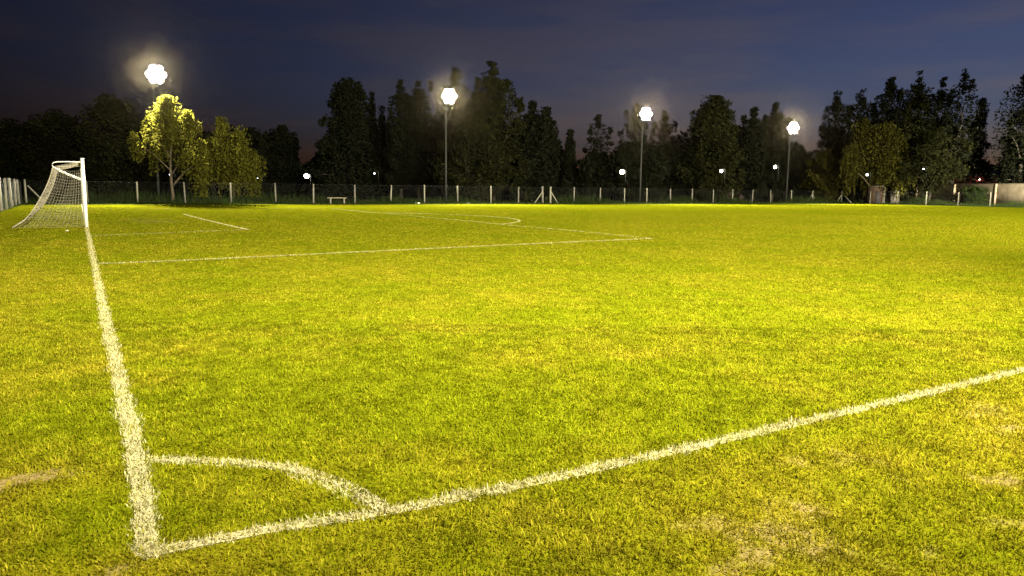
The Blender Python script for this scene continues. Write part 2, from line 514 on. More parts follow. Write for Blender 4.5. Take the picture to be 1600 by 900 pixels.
# painted sheets under the grass blades
def mark_mat(name, cov):
    m, t, b = new_mat(name)
    tc = t.nodes.new("ShaderNodeTexCoord")
    n = t.nodes.new("ShaderNodeTexNoise"); n.inputs["Scale"].default_value = 22; n.inputs["Detail"].default_value = 6; n.inputs["Roughness"].default_value = 0.75
    n2 = t.nodes.new("ShaderNodeTexNoise"); n2.inputs["Scale"].default_value = 1.7; n2.inputs["Detail"].default_value = 4
    ad = t.nodes.new("ShaderNodeMath"); ad.operation = "MULTIPLY_ADD"; ad.inputs[1].default_value = 0.6
    r = t.nodes.new("ShaderNodeValToRGB")
    c0 = 0.86 - 0.46 * cov
    r.color_ramp.elements[0].position, r.color_ramp.elements[0].color = c0 - 0.06, (0.11, 0.10, 0.006, 1)
    r.color_ramp.elements[1].position, r.color_ramp.elements[1].color = c0 + 0.16, (0.36, 0.32, 0.18, 1)
    l = t.links.new
    l(tc.outputs["Object"], n.inputs["Vector"]); l(tc.outputs["Object"], n2.inputs["Vector"])
    mu = t.nodes.new("ShaderNodeMath"); mu.operation = "MULTIPLY"; mu.inputs[1].default_value = 0.4
    l(n2.outputs["Fac"], mu.inputs[0])
    l(n.outputs["Fac"], ad.inputs[0]); l(mu.outputs[0], ad.inputs[2]); l(ad.outputs[0], r.inputs[0])
    l(r.outputs[0], b.inputs["Base Color"])
    b.inputs["Roughness"].default_value = 0.95
    return m
for k, (nm, lab, P, hw, cov) in enumerate(MARKS):
    near = np.hypot(*P[0]) < 12 and len(P) > 40
    Q = resample(P, 0.04 if nm == "corner_arc" else 0.12)
    T = np.gradient(Q, axis=0); T /= np.linalg.norm(T, axis=1)[:, None]
    Nn = np.stack([-T[:, 1], T[:, 0]], 1)
    wl = hw * (0.92 + 0.35 * (fbm(Q[:, 0] * 6 + 3, Q[:, 1] * 6, 100 + k, 3) - 0.5))
    wr = hw * (0.92 + 0.35 * (fbm(Q[:, 0] * 6 + 40, Q[:, 1] * 6, 130 + k, 3) - 0.5))
    V = np.zeros((2 * len(Q), 3))
    wl, wr = wl * 0.78, wr * 0.78
    V[0::2, :2], V[1::2, :2] = Q + Nn * wl[:, None], Q - Nn * wr[:, None]
    V[:, 2] = 0.0030 + 0.0006 * k
    i = np.arange(len(Q) - 1) * 2
    o = mesh_np(nm, V, [np.stack([i, i + 1, i + 3, i + 2], -1)], mark_mat("line_paint", cov))
    tag(o, lab, "pitch line", kind="structure")

# grass blades: short mown turf, finer and denser close by; painted where they stand in a marking
def blades(x, y, h, w, seed, col_fn, bend=0.5, segs=1):
    r = np.random.default_rng(seed)
    n = len(x)
    a = r.uniform(0, 2 * math.pi, n)
    th = np.clip(r.normal(bend, 0.38, n), 0.05, 1.45)
    lean = np.sin(th) * h
    la = r.uniform(0, 2 * math.pi, n) * 0.8 + 9.0 * fbm(x * 3.1, y * 3.1, 733, 2)
    dx, dy = np.cos(a) * w / 2, np.sin(a) * w / 2
    tx, ty = x + np.cos(la) * lean, y + np.sin(la) * lean
    z = np.zeros(n)
    hz = np.cos(th) * h + 0.004
    col = col_fn(x, y, r)
    if segs == 1:
        V = np.stack([np.stack([x - dx, y - dy, z], 1), np.stack([x + dx, y + dy, z], 1), np.stack([tx, ty, hz], 1)], 1).reshape(-1, 3)
        i = np.arange(n) * 3
        return V, [np.stack([i, i + 1, i + 2], -1)], np.repeat(col, 3, 0)
    mx_, my_ = x + np.cos(la) * lean * 0.3, y + np.sin(la) * lean * 0.3
    V = np.stack([np.stack([x - dx, y - dy, z], 1), np.stack([x + dx, y + dy, z], 1),
                  np.stack([mx_ + dx * .8, my_ + dy * .8, hz * 0.6], 1), np.stack([mx_ - dx * .8, my_ - dy * .8, hz * 0.6], 1),
                  np.stack([tx, ty, hz], 1)], 1).reshape(-1, 3)
    i = np.arange(n) * 5
    return V, [np.stack([i, i + 1, i + 2, i + 3], -1), np.stack([i + 3, i + 2, i + 4], -1)], np.repeat(col, 5, 0)

def turf_col(x, y, r):
    d, b = dry_bare(x, y)
    n = len(x)
    d = np.clip(d + 0.45 * (fbm(x * 1.2, y * 1.2, 301, 3) - 0.5) + r.normal(0, 0.24, n), 0, 1)
    g0, g1 = np.array([0.074, 0.090, 0.002]), np.array([0.175, 0.188, 0.005])
    s0, s1 = np.array([0.130, 0.108, 0.004]), np.array([0.300, 0.245, 0.020])
    u = (r.uniform(0, 1, n) ** 1.4)[:, None]
    c = (g0 + (g1 - g0) * u) * (1 - d[:, None]) + (s0 + (s1 - s0) * u) * d[:, None]
    cl = fbm(x * 11, y * 11, 345, 2)
    c = c * (0.74 + 0.54 * sstep(0.25, 0.75, cl))[:, None]
    p = paint_at(x, y)
    p = np.where(r.uniform(0, 1, n) < p * 0.84, 0.30 + 0.65 * r.uniform(0, 1, n), 0.0)[:, None]
    return c * (1 - p) + np.array([0.50, 0.45, 0.27]) * p
def blade_mat():
    m = bpy.data.materials.new("grass_blade")
    m.use_nodes = True
    t = m.node_tree
    t.nodes.clear()
    a = t.nodes.new("ShaderNodeAttribute"); a.attribute_name = "tint"
    d = t.nodes.new("ShaderNodeBsdfDiffuse"); tr = t.nodes.new("ShaderNodeBsdfTranslucent")
    mx = t.nodes.new("ShaderNodeMixShader"); mx.inputs[0].default_value = 0.38
    o = t.nodes.new("ShaderNodeOutputMaterial")
    l = t.links.new
    l(a.outputs["Color"], d.inputs[0]); l(a.outputs["Color"], tr.inputs[0])
    l(d.outputs[0], mx.inputs[1]); l(tr.outputs[0], mx.inputs[2]); l(mx.outputs[0], o.inputs[0])
    return m
M["blade"] = blade_mat()
def sector(n, d0, d1, expo):
    """points in the view sector with density falling as d**-expo"""
    u = rng.uniform(0, 1, n)
    e = 2 - expo
    d = (d0 ** e + (d1 ** e - d0 ** e) * u) ** (1 / e)
    s = rng.uniform(-0.86, 0.86, n)
    x = d * (FH[0] + s * r0[0]); y = d * (FH[1] + s * r0[1])
    return x, y, d
parts = []
def cull(x, y, d, k=1.0):
    dr, b = dry_bare(x, y)
    tuft = fbm(x * 7, y * 7, 207, 3)
    keep = rng.uniform(0, 1, len(x)) < (1 - 0.82 * b) * (0.55 + 0.9 * np.clip(tuft - 0.15, 0, 0.6)) * k
    return x[keep], y[keep], d[keep]
x, y, d = cull(*sector(520000, 1.7, 8.2, 0.6))
hh = 0.024 * (0.4 + 1.0 * rng.uniform(0, 1, len(x)) ** 1.5) * (0.6 + 0.9 * fbm(x * 2.5, y * 2.5, 401, 3))
parts.append(blades(x, y, hh, 0.0034 + 0.0030 * rng.uniform(0, 1, len(x)) + 0.0003 * d, 1, turf_col, 0.95, 2))
x, y, d = cull(*sector(820000, 7.8, 52.0, 1.95))
hh = 0.024 * (0.4 + 1.0 * rng.uniform(0, 1, len(x)) ** 1.5) * (0.6 + 0.9 * fbm(x * 2.5, y * 2.5, 401, 3)) * (1 - 0.35 * sstep(25, 52, d))
parts.append(blades(x, y, hh, 0.0045 + 0.0008 * d, 2, turf_col, 0.95, 1))
# broad clover and plantain leaves low in the turf
x, y, d = sector(26000, 1.7, 14.0, 0.8)
k_ = fbm(x * 1.3, y * 1.3, 517, 3) > 0.52
x, y, d = x[k_], y[k_], d[k_]
parts.append(blades(x, y, 0.020 * (0.6 + 0.8 * rng.uniform(0, 1, len(x))), 0.013 * (0.6 + 0.8 * rng.uniform(0, 1, len(x))), 3, turf_col, 1.15, 2))
# extra blades standing along the markings
for k, (nm, lab, P, hw, cov) in enumerate(MARKS):
    Q = resample(P, 0.05)
    Q = Q[np.hypot(Q[:, 0], Q[:, 1]) < 48]
    if not len(Q): continue
    dd = np.hypot(Q[:, 0], Q[:, 1])
    rep = np.clip((30 * (6 / np.maximum(dd, 3)) ** 0.55), 3, 34).astype(int)
    Q2 = np.repeat(Q, rep, 0)
    xx = Q2[:, 0] + rng.normal(0, hw * 0.62, len(Q2)); yy = Q2[:, 1] + rng.normal(0, hw * 0.62, len(Q2))
    dd = np.hypot(xx, yy)
    hh = 0.030 * (0.35 + 0.9 * rng.uniform(0, 1, len(xx)))
    parts.append(blades(xx, yy, hh, 0.004 + 0.0007 * dd, 50 + k, turf_col, 0.7, 1))
V, T3, Q4, CC, off = [], [], [], [], 0
for v, fs, c in parts:
    V.append(v); CC.append(c)
    for f in fs:
        (T3 if f.shape[1] == 3 else Q4).append(f + off)
    off += len(v)
gr = mesh_np("grass", np.vstack(V), [np.vstack(Q4), np.vstack(T3)], M["blade"], attrs={"tint": np.vstack(CC)})
tag(gr, "short patchy yellow green turf covering the pitch", "grass", kind="stuff")

# tall weeds along the fences
n = 42000
x = np.concatenate([rng.uniform(-9, 120, n), rng.uniform(102.8, 110, n // 3), rng.uniform(-9, -3.7, n // 8)])
y = np.concatenate([69.3 + np.abs(rng.normal(0, 2.6, n)), rng.uniform(30, 75, n // 3), rng.uniform(40, 72, n // 8)])
hmod = 0.25 + 1.5 * sstep(0.35, 0.75, fbm(x * 0.22, y * 0.22, 611, 4))
edge = np.concatenate([sstep(69.2, 72.5, y[:n]), sstep(102.6, 105, x[n:n + n // 3]), sstep(-3.7, -5, x[n + n // 3:])])
hh = (0.12 + 0.45 * edge) * hmod * (0.5 + rng.uniform(0, 1, len(x)))
def weed_col(x, y, r): return np.zeros((len(x), 3))
v, f, c = blades(x, y, hh, 0.05 + 0.06 * rng.uniform(0, 1, len(x)), 9, weed_col, 0.4, 1)
wd = mesh_np("weeds", v, f, M["weed"])
tag(wd, "dark green uncut weeds along the foot of the fences", "weeds", kind="stuff")

# ------------------------------------------------------------------ fences
def fence_posts(pts, H, parent, r=0.065):
    for i, (px_, py_) in enumerate(pts):
        m = MB()
        m.box((0, 0, H / 2 - 0.06), (r * 2, r * 2, H + 0.12), 0.0, 0.86)
        o = m.build("post", M["concrete" if rng.uniform() < 0.6 else "concrete_grey"], parent)
        o.location = (px_, py_, rng.normal(0, 0.03))
        o.rotation_euler = (rng.normal(0, 0.012), rng.normal(0, 0.016), rng.uniform(-0.2, 0.2))
def fence_mesh(a, b, H, parent, cell=0.13):
    a, b = np.array([*a, 0.0]), np.array([*b, 0.0])
    Ln = np.linalg.norm(b - a); T = (b - a) / Ln
    lo, hi = 0.06, H - 0.12
    k = np.arange(-hi + lo, Ln, cell)
    A, B = [], []
    for s in (1, -1):
        s0 = np.clip(k, 0, Ln); s1 = np.clip(k + (hi - lo), 0, Ln)
        z0 = lo + (s0 - k); z1 = lo + (s1 - k)
        if s < 0: z0, z1 = lo + hi - z0, lo + hi - z1
        A.append(a + T * s0[:, None] + np.array([0, 0, 1]) * z0[:, None])
        B.append(a + T * s1[:, None] + np.array([0, 0, 1]) * z1[:, None])
    m = MB().strip(np.vstack(A), np.vstack(B), 0.0009)
    m.build("wire_mesh", M["wire"], parent)
    for z in (0.03, H - 0.07):
        MB().strip(a + [0, 0, z], b + [0, 0, z], 0.003).build("wire", M["wire"], parent)
def brace(p0, p1, parent):
    MB().tube([p0, p1], 0.065, 6).build("brace", M["concrete"], parent)

FX = lambda X: 70 + 3.0 * (X + 4) / 116.0                # far fence runs almost parallel to the touchline
far_x = [0.63, 4.31, 8.07, 11.91, 15.89, 19.44, 23.59, 27.38, 31.16, 35.07, 39.2, 42.8, 46.12]
far_x2 = [47.2, 50.62, 54.58, 58.42, 62.12, 66.2, 70.1, 74.1, 77.9, 81.95, 85.9, 90.46, 95.39]
H = 1.90
f1 = empty("wire_fence", (0, 0, 0))
tag(f1, "long wire fence with pale concrete posts behind the bench, left of the gate gap", "fence")
fence_posts([(x, FX(x)) for x in [-3.6] + far_x[:-1]], H, f1)
fence_posts([(46.12, FX(46.12))], H + 0.02, f1, 0.10)
fence_mesh((-3.6, FX(-3.6)), (46.1, FX(46.1)), H, f1)
brace((46.05, FX(46), 1.3), (45.0, FX(45), 0.0), f1)
brace((-3.45, FX(-3.5), 1.45), (-2.3, FX(-2.3), 0.0), f1)
f2 = empty("wire_fence", (0, 0, 0))
tag(f2, "long wire fence with concrete posts from the gate gap to the far corner", "fence")
fence_posts([(47.2, FX(47.2))], H + 0.02, f2, 0.10)
fence_posts([(x, FX(x)) for x in far_x2[1:] + [102.6]], H, f2)
fence_mesh((47.2, FX(47.2)), (102.6, FX(102.6)), H, f2)
brace((47.3, FX(47), 1.3), (48.3, FX(48.3), 0.0), f2)
brace((95.3, FX(95), 1.25), (94.1, FX(94), 0.0), f2)
brace((95.45, FX(95), 1.25), (96.5, FX(96.5), 0.0), f2)
brace((102.5, FX(102.5), 1.25), (101.4, FX(101.4), 0.0), f2)
f3 = empty("wire_fence", (0, 0, 0))
tag(f3, "wire fence with concrete posts in front of the pale wall on the right", "fence")
end_y = []
for px_, py_ in ((1359, 317), (1402, 317), (1447, 318), (1497, 318), (1547, 319), (1603, 320), (1668, 320)):
    d_ = ray(px_, py_); end_y.append(d_[1] / d_[0] * 102.9)
fence_posts([(102.9, y_) for y_ in end_y], H, f3)
fence_mesh((102.9, end_y[-1]), (102.9, FX(102.6) - 0.2), H, f3)
brace((102.9, FX(102.5) - .15, 1.25), (102.95, FX(102.5) - 1.6, 0.0), f3)
f4 = empty("wire_fence", (0, 0, 0))
tag(f4, "short run of wire fence with close concrete posts behind the goal net", "fence")
left_y = [70 - 3.85 * k for k in range(1, 9)]
fence_posts([(-3.85, y_) for y_ in left_y], H, f4)
fence_mesh((-3.85, left_y[-1]), (-3.85, 69.7), H, f4)

# ------------------------------------------------------------------ floodlight masts
def lathe(m, prof, axis_o, axis_d, sides=14):
    """prof: list of (along, radius)"""
    d = np.asarray(axis_d, float); d /= np.linalg.norm(d)
    P = np.array([np.asarray(axis_o) + d * a for a, _ in prof])
    m.tube(P, [r for _, r in prof], sides)
def make_mast():
    root = empty("floodlight_mast", (0, 0, 0))
    m = MB(); m.tube([(0, 0, -0.1), (0, 0, 4), (0, 0, 8), (0, 0, HEAD_Z + 0.9)], [0.13, 0.115, 0.095, 0.07], 12)
    m.build("pole", M["galvanised"], root, True)
    m = MB(); m.box((0, 0, 0.02), (0.5, 0.5, 0.06))
    m.build("base_plate", M["galvanised"], root)
    m = MB()
    for z in (-0.51, 0.0, 0.51):
        m.box((0.25, -0.13, HEAD_Z + z - 0.05), (2.1 if z == 0 else 1.5, 0.08, 0.08))
    m.build("crossarm", M["galvanised"], root)
    aim = np.array([0.0, -1.0, -0.33]); aim /= np.linalg.norm(aim)
    for row, (z, xs) in enumerate(((0.51, (-0.29, 0.29)), (0.0, (-0.58, 0.0, 0.58)), (-0.51, (-0.29, 0.29)))):
        for xx in xs:
            c = np.array([xx + 0.25, -0.42, HEAD_Z + z])
            hm = MB()
            lathe(hm, [(-0.27, 0.09), (-0.20, 0.14), (-0.05, 0.235), (0.02, 0.28), (0.05, 0.29)], c, aim, 16)
            h = hm.build("lamp_head", M["housing"], root, False)
            lm = MB()
            lathe(lm, [(0.052, 0.282), (0.072, 0.25), (0.085, 0.12)], c, aim, 16)
            lm.build("lens", M["lamp_face"], h, True)
    return root
mast0 = make_mast()
mast_labels = ["lit floodlight mast rising behind the yellow lit tree near the goal",
               "lit floodlight mast with a long bare pole against the tallest dark trees",
               "lit floodlight mast standing before loose thin trees, right of the gate gap",
               "lit floodlight mast at the far end of the fence, smallest and lowest in the row"]
for i, mx in enumerate(MAST_X):
    o = mast0 if i == 0 else copy_tree(mast0)
    o.location = (mx, MAST_Y, (-0.18, 0.0, -0.22, -0.54)[i])
    o.rotation_euler = (0, 0, math.radians((6, -6, -16, -28)[i]))
    tag(o, mast_labels[i], "floodlight", "floodlight masts along the far side")

# ------------------------------------------------------------------ goal
goal = empty("football_goal", (0.19, 31.05, 0))
tag(goal, "white football goal with a sagging net, seen almost end on", "goal")
GW, GH, RP = 7.32, 2.44, 0.06
for yy in (0, GW):
    MB().tube([(0, yy, -0.05), (0, yy, GH / 2), (0, yy, GH + 0.06)], RP, 16).build("post", M["white_paint"], goal, True)
MB().tube([(0, 0.06, GH), (0, GW / 2, GH - 0.01), (0, GW - 0.06, GH)], RP * 0.98, 16).build("crossbar", M["white_paint"], goal, True)
brk = [(0, 2.36), (-0.45, 2.36), (-0.78, 2.345), (-0.87, 2.325), (-0.93, 2.28), (-0.94, 2.215), (-0.905, 2.16), (-0.83, 2.115), (-0.5, 1.94), (0, 1.72)]
bx_, bz_ = np.array(brk).T
for yy in (0.0, GW):
    P = np.stack([bx_, np.full(len(bx_), yy), bz_], 1)
    MB().tube(P, 0.019, 8).build("net_bracket", M["white_paint"], goal, True)
# net: a back sheet sagging from the brackets to the ground, a top sheet, two sides
prof = catmull([(-0.92, 2.17), (-1.05, 1.75), (-1.27, 1.25), (-1.56, 0.72), (-1.90, 0.28), (-2.26, 0.02)], 6)
prof = resample(prof, 0.115)
ys = np.linspace(0, GW, 62)
def grid_lines(m, Pg, w):
    a = Pg[:-1].reshape(-1, 3); b = Pg[1:].reshape(-1, 3); m.strip(a, b, w)
    a = Pg[:, :-1].reshape(-1, 3); b = Pg[:, 1:].reshape(-1, 3); m.strip(a, b, w)
nm = MB()
Pg = np.zeros((len(prof), len(ys), 3))
for j, yy in enumerate(ys):
    sag = 0.10 * math.sin(math.pi * j / (len(ys) - 1))
    Pg[:, j, 0] = prof[:, 0] + sag * np.sin(np.linspace(0, math.pi, len(prof))) + 0.02 * np.sin(j * 1.7 + np.arange(len(prof)) * .4)
    Pg[:, j, 1] = yy
    Pg[:, j, 2] = prof[:, 1] - 0.06 * math.sin(math.pi * j / (len(ys) - 1)) * np.linspace(1, 0, len(prof))
grid_lines(nm, Pg, 0.0027)
tx = np.linspace(0, -0.92, 9)
Pt = np.zeros((len(tx), len(ys), 3))
for j, yy in enumerate(ys):
    s = math.sin(math.pi * j / (len(ys) - 1))
    Pt[:, j, 0] = tx; Pt[:, j, 1] = yy
    Pt[:, j, 2] = 2.40 + (2.17 - 2.40) * (tx / -0.92) - 0.06 * s * (tx / -0.92) - 0.05 * s * np.sin(np.pi * tx / -0.92)
grid_lines(nm, Pt, 0.0022)
for yy in (0.0, GW):
    rows = []
    for (rx_, rz_) in prof:
        u = np.linspace(0, 1, 15)
        zf = rz_ * 0.96
        rows.append(np.stack([rx_ * (1 - u), yy + 0.10 * np.sin(u * math.pi) * (1 if yy == 0 else -1) * (0.4 + rz_ / 3), rz_ + (zf - rz_) * u - 0.10 * np.sin(u * math.pi) * min(1, rz_)], 1))
    grid_lines(nm, np.array(rows), 0.0022)
    nm.tube(np.stack([prof[:, 0], np.full(len(prof), yy), prof[:, 1]], 1), 0.011, 5)
nm.tube(Pg[-1], 0.014, 5)
nm.build("net", M["net_cord"], goal)

# ------------------------------------------------------------------ bench and litter by the fence
bp = at(526, 317.4, 0); 
d_ = ray(526, 317.0); t_ = 69.75 / d_[1]; bX = d_[0] * t_
bench = empty("bench", (bX, 69.75, 0), 0.02)
tag(bench, "low pale wooden bench standing in front of the fence", "bench")
MB().box((0, 0, 0.56), (1.9, 0.32, 0.06)).build("seat", M["wood"], bench)
for sx in (-0.62, 0.72):
    MB().box((sx, 0, 0.265), (0.12, 0.26, 0.53)).build("leg", M["concrete"], bench)
def slab(px_, Y, sx, sy, sz, label, name, cat, rz=0.0, mat="paper"):
    d_ = ray(px_, 300); X = d_[0] / d_[1] * Y
    m = MB()
    th = np.linspace(0, 2 * math.pi, 9)[:-1]
    rr = 1 + 0.25 * rng.uniform(-1, 1, 8)
    top = np.stack([np.cos(th) * sx / 2 * rr, np.sin(th) * sy / 2 * rr, sz * (0.8 + 0.3 * rng.uniform(0, 1, 8))], 1)
    bot = np.stack([np.cos(th) * sx / 2 * rr, np.sin(th) * sy / 2 * rr, np.full(8, -0.01)], 1)
    i = np.arange(8); k = (i + 1) % 8
    V = np.vstack([top, bot, [[0, 0, sz]]])
    m.add(V, np.stack([i + 8, k + 8, k, i], -1), np.stack([i, k, np.full(8, 16)], -1))
    o = m.build(name, M[mat])
    o.location = (X, Y, 0); o.rotation_euler = (0, 0, rz)
    return tag(o, label, cat)
slab(652, 69.6, 0.55, 0.3, 0.13, "white slab lying on the ground at the foot of the fence posts", "concrete_slab", "slab")
slab(731, 69.6, 0.35, 0.2, 0.09, "small white scrap lying between two fence posts, right of the bare lamp pole", "litter_scrap", "litter")
o = slab(100, 28.7, 0.11, 0.08, 0.02, "scrap of white paper on the grass in front of the goal net", "paper_scrap", "litter")
# leaf on the touchline edge
def leaf(name, x, y, L_, rz, label):
    m = MB()
    V = []
    for u in np.linspace(0, 1, 7):
        w = L_ * 0.42 * math.sin(math.pi * (0.06 + 0.9 * u)) ** 0.8
        V += [(u * L_, -w / 2, 0.025 + 0.02 * math.sin(u * 3)), (u * L_, 0, 0.018 + 0.02 * math.sin(u * 3)), (u * L_, w / 2, 0.028 + 0.02 * math.sin(u * 3))]
    q = [[3 * i + j, 3 * i + j + 3, 3 * i + j + 4, 3 * i + j + 1] for i in range(6) for j in (0, 1)]
    m.add(V, q)
    o = m.build(name, M["leaf_fallen"], None, True)
    o.location = (x, y, 0); o.rotation_euler = (0, 0, rz)
    return tag(o, label, "leaf")
M["leaf_fallen"] = leaf_mat("leaf_fallen", (0.16, 0.19, 0.01), (0.10, 0.13, 0.01), 0.3)
leaf("fallen_leaf", 3.66, 3.27, 0.07, 2.4, "single fallen green leaf beside the white touchline")

# ------------------------------------------------------------------ walls and buildings behind the fences
def wall(name, a, b, H, th, mat, label):
    a, b = np.array(a, float), np.array(b, float)
    c = (a + b) / 2; Ln = np.linalg.norm(b - a); rz = math.atan2(b[1] - a[1], b[0] - a[0])
    root = empty(name, (c[0], c[1], 0), rz)
    tag(root, label, "wall")
    MB().box((0, 0, H / 2 - 0.1), (Ln, th, H + 0.2)).build("wall_face", M[mat], root)
    m = MB(); m.box((0, 0, H + 0.05), (Ln + 0.04, th + 0.1, 0.09)); m.build("coping", M[mat], root)
    for k in range(int(Ln // 6) + 1):
        x_ = -Ln / 2 + 3 + k * 6
        if x_ < Ln / 2 - 0.3:
            MB().box((x_, 0, H / 2 - 0.1), (0.34, th + 0.14, H + 0.16)).build("pier", M[mat], root)
    return root
wall("boundary_wall", (118, 25), (118, 76), 3.15, 0.22, "stone_wall", "pale stained masonry wall behind the trees on the right")
wall("boundary_wall", (64, 89), (117, 89), 2.9, 0.22, "back_wall", "dim brown masonry wall behind the middle of the fence")
p = at(1364, 305, 113)
shed = empty("brick_shed", (p[0], p[1], 0), -YAW)
tag(shed, "small orange brick shed with a flat pale roof slab by the far corner", "shed")
MB().box((0, 0, 1.3), (1.7, 2.0, 2.6)).build("wall", M["orange_brick"], shed)
MB().box((0, 0, 2.66), (2.0, 2.3, 0.10)).build("roof", M["pale_plaster"], shed)
MB().box((0.25, -1.02, 0.95), (0.7, 0.05, 1.9)).build("door", M["roof"], shed)
p = at(1380, 305, 113.5)
o = MB().box((0, 0, 1.25), (0.42, 0.4, 2.6), 0, 0.9).build("gate_pillar", M["pale_plaster"]); o.location = (p[0], p[1], 0); o.rotation_euler = (0, 0, -YAW)
tag(o, "whitish square pillar standing right of the small brick shed", "pillar")
p = at(1398, 305, 114)
o = MB().box((0, 0, 1.05), (1.3, 0.4, 2.2), 0, 0.97).build("wall_stub", M["pale_plaster"]); o.location = (p[0], p[1], 0); o.rotation_euler = (0, 0, -YAW)
tag(o, "short pinkish plaster wall stub between the pillar and a trunk", "wall")
p = at(1531, 300, 150)
house = empty("house", (p[0], p[1], 0), -YAW)
tag(house, "red walled house with a lit lamp seen over the pale wall", "house")
MB().box((0, 2.5, 2.6), (9, 5, 5.4)).build("wall", M["red_wall"], house)
m = MB(); V = [(-5, -.6, 5.3), (5, -.6, 5.3), (5, 5.6, 5.3), (-5, 5.6, 5.3), (-5, 2.5, 6.6), (5, 2.5, 6.6)]
m.add(V, [[0, 1, 5, 4], [2, 3, 4, 5], [3, 2, 1, 0]], [[1, 2, 5], [3, 0, 4]]); m.build("roof", M["roof"], house)
MB().box((1.9, -0.02, 3.9), (1.1, 0.08, 1.2)).build("window", M["roof"], house)
wl_ = MB(); lathe(wl_, [(-0.12, 0.05), (0, 0.13), (0.12, 0.05)], (-0.5, -0.25, 4.6), (0, 0, 1), 10); wl_.build("wall_lamp", M["bulb_warm"], house, True)
pl = bpy.data.lights.new("house_lamp", "POINT"); pl.energy = 60; pl.color = (1.0, 0.7, 0.45); pl.shadow_soft_size = 0.1
plo = bpy.data.objects.new("house_lamp", pl); COL.objects.link(plo); plo.parent = house; plo.location = (-0.5, -0.6, 4.6)

# ------------------------------------------------------------------ small lamps in the dark behind
def street_lamp(px_, py_, depth, r, bulb, label, watts=0):
    p = at(px_, py_, depth)
    root = empty("street_lamp", (p[0], p[1], 0), -YAW)
    tag(root, label, "street lamp", "small lamps glowing among the trees")
    h = p[2]
    MB().tube([(0.5, 0, 0), (0.5, 0, h * 0.6), (0.5, 0, h + 0.15), (0.35, 0, h + 0.3), (0, 0, h + 0.32)], [0.06, 0.05, 0.04, 0.03, 0.03], 8).build("pole", M["housing"], root, True)
    m = MB(); lathe(m, [(0.0, r * 1.25), (0.12, r * 0.9), (0.22, 0.05)], (0, 0, h + r * 0.7), (0, 0, 1), 12); m.build("lamp_hood", M["housing"], root)
    m = MB(); th = np.linspace(-1.4, 1.4, 7); lathe(m, [(r * math.sin(a), r * math.cos(a)) for a in th], (0, 0, h), (0, 0, 1), 12); m.build("bulb", M[bulb], root, True)
    if watts:
        d = bpy.data.lights.new("street_lamp_light", "POINT"); d.energy = watts; d.color = (1, 0.9, 0.7); d.shadow_soft_size = r
        o = bpy.data.objects.new("street_lamp_light", d); COL.objects.link(o); o.parent = root; o.location = (0, -r - 0.05, h)
street_lamp(479, 275, 92, 0.30, "bulb_white", "bright white lamp low between the willow and the dark conical tree", 40)
street_lamp(972, 268.5, 100, 0.32, "bulb_warm", "bright warm lamp glowing low under the trees left of the third mast", 120)
street_lamp(1127, 267, 98, 0.20, "bulb_white", "white lamp low in front of the big round tree", 40)
street_lamp(1211, 261, 104, 0.20, "bulb_white", "small white lamp left below the fourth mast", 20)
street_lamp(1355, 273, 112, 0.17, "bulb_cool", "small bluish lamp just above the brick shed")
street_lamp(266, 273, 80, 0.11, "bulb_cool", "tiny lamp beside the trunk of the yellow lit tree")
street_lamp(403, 278, 88, 0.10, "bulb_cool", "tiny lamp at the foot of the drooping willow")
street_lamp(585, 271, 92, 0.09, "bulb_cool", "tiny dim lamp in front of the dark tree mass behind the bench")
street_lamp(1443, 264, 110, 0.10, "bulb_cool", "tiny lamp among the tall trees over the pale wall")

# ------------------------------------------------------------------ trees
def leaf_quads(C, size, r, droop=0.0):
    n = len(C)
    a = r.normal(0, 1, (n, 3)); a[:, 2] *= 0.7; a[:, 2] -= droop
    a /= np.linalg.norm(a, axis=1)[:, None] + 1e-9
    b = np.cross(a, r.normal(0, 1, (n, 3))); b /= np.linalg.norm(b, axis=1)[:, None] + 1e-9
    s = size * (0.6 + 0.8 * r.uniform(0, 1, n))[:, None]
    V = np.stack([C - a * s, C + b * s * 0.42, C + a * s, C - b * s * 0.42], 1).reshape(-1, 3)
    return V, np.arange(n * 4).reshape(-1, 4)
ENV = {
    "cone": lambda t: 0.10 + 0.90 * np.clip(1 - t, 0, 1) ** 0.8,
    "plume": lambda t: (0.45 + 0.55 * np.sin(math.pi * np.clip(t * 0.8 + 0.22, 0, 1))) * np.clip(1.34 - t ** 4, 0, 1),
    "round": lambda t: np.sqrt(np.clip(1 - (2 * t - 0.9) ** 2 / 1.21, 0, 1)),
    "spire": lambda t: 0.08 + 0.92 * np.clip(1 - t, 0, 1) ** 1.1,
    "willow": lambda t: np.sqrt(np.clip(1 - (1.5 * t - 0.55) ** 2, 0, 1)),
}
